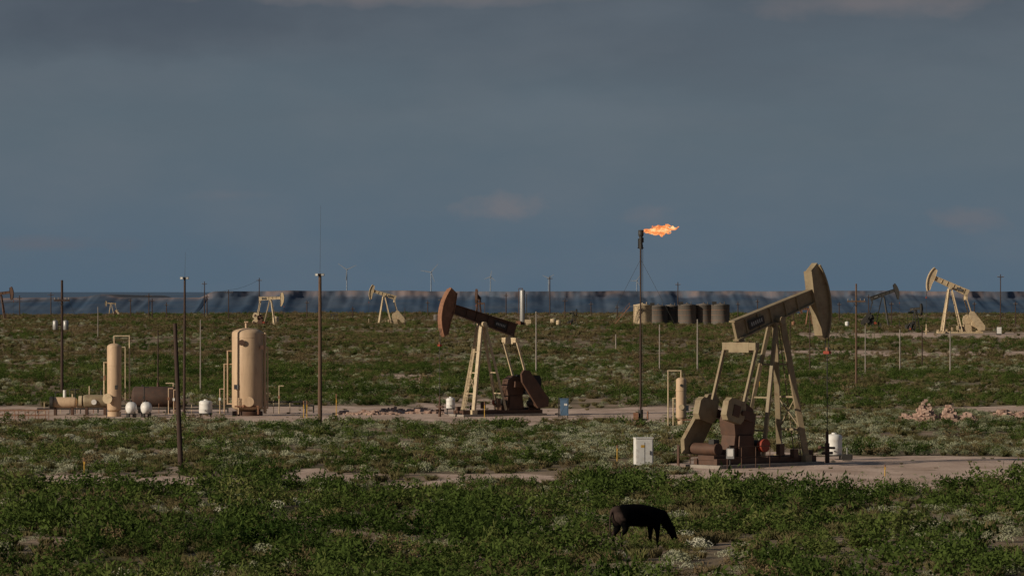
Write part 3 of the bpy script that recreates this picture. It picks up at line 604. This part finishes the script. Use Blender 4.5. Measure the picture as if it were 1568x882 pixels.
def scatter(name,objs,pts,scl):
    col=bpy.data.collections.new(name+'_variants')
    for o in objs: col.objects.link(o)
    N=len(pts);me=bpy.data.meshes.new(name);me.vertices.add(N);me.vertices.foreach_set('co',pts.astype(np.float32).ravel())
    a=me.attributes.new('idx','INT','POINT');a.data.foreach_set('value',rng.integers(0,len(objs),N).astype(np.int32))
    a=me.attributes.new('rot','FLOAT_VECTOR','POINT');R=np.zeros((N,3),np.float32);R[:,2]=rng.uniform(0,6.28,N);R[:,0]=rng.normal(0,.08,N);a.data.foreach_set('vector',R.ravel())
    a=me.attributes.new('scl','FLOAT_VECTOR','POINT');a.data.foreach_set('vector',scl.astype(np.float32).ravel())
    o=bpy.data.objects.new(name,me);bpy.context.scene.collection.objects.link(o)
    ng=bpy.data.node_groups.new(name,'GeometryNodeTree');ng.interface.new_socket('Geometry',in_out='INPUT',socket_type='NodeSocketGeometry');ng.interface.new_socket('Geometry',in_out='OUTPUT',socket_type='NodeSocketGeometry')
    n=ng.nodes;l=ng.links;gi=n.new('NodeGroupInput');go=n.new('NodeGroupOutput');ip=n.new('GeometryNodeInstanceOnPoints');ci=n.new('GeometryNodeCollectionInfo')
    ci.inputs['Collection'].default_value=col;ci.inputs['Separate Children'].default_value=True;ci.inputs['Reset Children'].default_value=True
    def na(nm,ty):
        q=n.new('GeometryNodeInputNamedAttribute');q.data_type=ty;q.inputs[0].default_value=nm;return [s for s in q.outputs if s.enabled and s.name=='Attribute'][0]
    l.new(gi.outputs[0],ip.inputs['Points']);l.new(ci.outputs[0],ip.inputs['Instance']);ip.inputs['Pick Instance'].default_value=True
    l.new(na('idx','INT'),ip.inputs['Instance Index']);l.new(na('rot','FLOAT_VECTOR'),ip.inputs['Rotation']);l.new(na('scl','FLOAT_VECTOR'),ip.inputs['Scale']);l.new(ip.outputs[0],go.inputs[0])
    md=o.modifiers.new('scatter','NODES');md.node_group=ng
def cand(d0,d1,dens):
    A=.135*(d1*d1-d0*d0)+16*(d1-d0);N=int(A*dens);d=np.sqrt(rng.uniform(d0*d0,d1*d1,N));x=rng.uniform(-1,1,N)*(.135*d+8);return x,d
cwx,cwy,_=place(*COW)
def gather(zones,mode):
    PX=[];SC=[]
    for d0,d1,dens,s0,s1,lo,hi,nsx,nsy in zones:
        x,y=cand(d0,d1,dens);c=fbm(x/nsx,y/nsy,80+mode*7,4);p=lo+(hi-lo)*sstep(.42,.58,c);p=p*(1-.95*sstep(.2,.55,dirt(x,y)))
        for cx,cy,ph,sc in CLEAR[:2]:
            u=((x-cx)*math.cos(ph)+(y-cy)*math.sin(ph))/sc;v=(-(x-cx)*math.sin(ph)+(y-cy)*math.cos(ph))/sc
            p=p*(1-((u>-6)&(u<4.6)&(np.abs(v)<1.9)))
        p=p*(1-((np.abs(x-cwx)<1.5)&(np.abs(y-cwy)<1.3)))
        k=rng.uniform(0,1,len(x))<p;x=x[k];y=y[k];dd=dirt(x,y)
        s=(s0+(s1-s0)*rng.uniform(0,1,len(x))**1.8)*(1-.6*sstep(.3,.6,dd))
        PX.append(np.stack([x,y,hgt(x,y)-.03],-1));SC.append(np.stack([s*rng.uniform(.85,1.4,len(x)),s*rng.uniform(.85,1.3,len(x)),s*rng.uniform(.7,1.1,len(x))],-1))
    return np.concatenate(PX),np.concatenate(SC)
bz=[(128,215,.34,.8,2.3,.2,1,5,10),(215,305,.17,.6,1.7,.1,1,7,16),(340,520,.2,.8,1.7,.2,1,14,30),(520,900,.05,.9,1.9,.08,1,22,70),(900,1620,.022,1.1,2.4,.1,1,30,120)]
P_,S_=gather(bz,0)
ex=np.array([[cwx+u,cwy-1.6+v,0] for u,v in((-1.1,.1),(-.4,-.3),(.3,-.2),(.9,.1),(1.3,-.2))]);P_=np.concatenate([P_,ex]);S_=np.concatenate([S_,np.array([[1.0,.9,.68]]*len(ex))])
scatter('mesquite_bushes',[vegmesh('bush_variant','bush',i,MG) for i in range(8)],P_,S_);nb=len(P_)
rz_=[(128,340,.06,.6,1.4,.1,1,6,14),(340,520,.03,.8,1.5,.1,1,14,40),(520,900,.05,.9,1.7,.15,1,22,80),(900,1620,.035,1.1,2.2,.2,1,30,120)]
P_,S_=gather(rz_,3);scatter('dry_scrub',[vegmesh('scrub_variant','bush',30+i,MBR) for i in range(5)],P_,S_)
sz=[(128,215,.5,.6,1.5,.1,1,5,10),(215,330,1.0,.7,1.6,.15,1,6,14),(340,600,.15,.9,1.8,.1,1,10,30),(600,1500,.03,1.2,2.4,.1,1,25,90)]
P_,S_=gather(sz,1);scatter('sagebrush',[vegmesh('sage_variant','sage',50+i,MS) for i in range(6)],P_,S_)
gz=[(128,215,.9,.8,1.5,.3,1,6,9),(215,345,.8,.8,1.5,.3,1,7,14),(345,600,.22,1.0,1.8,.3,1,12,30),(600,1500,.04,1.5,3,.2,1,25,90)]
P_,S_=gather(gz,2);scatter('dry_grass',[vegmesh('grass_variant','grass',90+i,MD) for i in range(6)],P_,S_)
print('VEG',nb,len(P_))
# ---------------------------------------------------------------- sky, sun, camera
elev=math.radians(19);sd=Vector((-.86,-.5,0)).normalized()
w=bpy.data.worlds.new('World');bpy.context.scene.world=w;w.use_nodes=True;n=w.node_tree.nodes;l=w.node_tree.links;n.clear()
out=n.new('ShaderNodeOutputWorld');sky=n.new('ShaderNodeTexSky');sky.sky_type='NISHITA';sky.sun_disc=False;sky.sun_elevation=elev;sky.sun_rotation=math.atan2(sd.x,sd.y)
b1=n.new('ShaderNodeBackground');l.new(sky.outputs[0],b1.inputs[0]);b1.inputs[1].default_value=.06
tc=n.new('ShaderNodeTexCoord');sx=n.new('ShaderNodeSeparateXYZ');l.new(tc.outputs['Generated'],sx.inputs[0])
geo_out=tc.outputs['Generated']
def noise(sc,mapv=(1,1,1),det=5,src=None):
    mp=n.new('ShaderNodeMapping');mp.inputs['Scale'].default_value=mapv;l.new(geo_out,mp.inputs[0])
    t=n.new('ShaderNodeTexNoise');t.inputs['Scale'].default_value=sc;t.inputs['Detail'].default_value=det;t.inputs['Roughness'].default_value=.55;l.new(mp.outputs[0],t.inputs['Vector']);return t.outputs[0]
n1=noise(9,(1,1,5),5);zz=math_('ADD',sx.outputs[2],math_('MULTIPLY',math_('SUBTRACT',n1,.5),.03))
cr=n.new('ShaderNodeValToRGB');l.new(mr(zz,-.003,.075),cr.inputs[0]);e=cr.color_ramp.elements
def lin(c): return tuple(((v/255+.055)/1.055)**2.4 if v>10 else v/3294 for v in c)+(1,)
e[0].position=0;e[0].color=lin((81,102,121));e[1].position=1;e[1].color=lin((74,83,96))
for p,c in((.25,(84,102,118)),(.55,(86,101,114)),(.8,(80,91,104))): x=e.new(p);x.color=lin(c)
c=cr.outputs[0]
c=mixc(mr(noise(26,(1,1,2.6),6),.42,.72,0,.28),c,lin((104,112,122))[:3])
def blob(px,py,wx,wz,col,amt,ns=60):
    global c
    x0=(px-784)/F;z0=(YH-py)/F;nd=math_('MULTIPLY',math_('SUBTRACT',noise(ns,(1,1,1.8),6),.5),2.6)
    a=math_('DIVIDE',math_('SUBTRACT',sx.outputs[0],x0),wx/F);b_=math_('DIVIDE',math_('SUBTRACT',sx.outputs[2],z0),wz/F)
    r=math_('ADD',math_('SQRT',math_('ADD',math_('MULTIPLY',a,a),math_('MULTIPLY',b_,b_)),0),nd);c=mixc(mr(r,1.2,.1,0,amt),c,lin(col)[:3])
blob(180,20,330,70,(64,73,88),.75,20)
blob(600,0,260,13,(122,114,117),.55,60);blob(1320,8,170,22,(118,110,113),.55,60)
blob(772,315,60,24,(118,114,119),.55,110);blob(990,330,40,16,(110,110,118),.4,110);blob(1478,335,60,20,(110,108,115),.45,110);blob(350,300,60,10,(105,108,118),.35,90);blob(80,375,120,12,(98,100,110),.5,60)
blob(820,175,200,40,(96,108,120),.5,40)
b2=n.new('ShaderNodeBackground');l.new(c,b2.inputs[0]);b2.inputs[1].default_value=1
ms=n.new('ShaderNodeMixShader');ms.inputs[0].default_value=.93;l.new(b1.outputs[0],ms.inputs[1]);l.new(b2.outputs[0],ms.inputs[2]);l.new(ms.outputs[0],out.inputs[0])
sl=bpy.data.lights.new('sun','SUN');sl.energy=4.3;sl.angle=math.radians(.5);sl.color=(1,.86,.68);so=bpy.data.objects.new('sun',sl);bpy.context.scene.collection.objects.link(so)
dirv=Vector((sd.x*math.cos(elev),sd.y*math.cos(elev),math.sin(elev)));so.rotation_euler=dirv.to_track_quat('Z','Y').to_euler()
cd=bpy.data.cameras.new('camera');cd.lens=150;cd.sensor_width=36;cd.clip_start=1;cd.clip_end=200000;co_=bpy.data.objects.new('camera',cd);bpy.context.scene.collection.objects.link(co_)
co_.location=(0,0,H);co_.rotation_euler=(math.radians(90),0,0);cd.shift_y=-(441-440)/1568
bpy.context.scene.camera=co_
s=bpy.context.scene;s.view_settings.view_transform='Standard';s.view_settings.look='None';s.view_settings.exposure=0
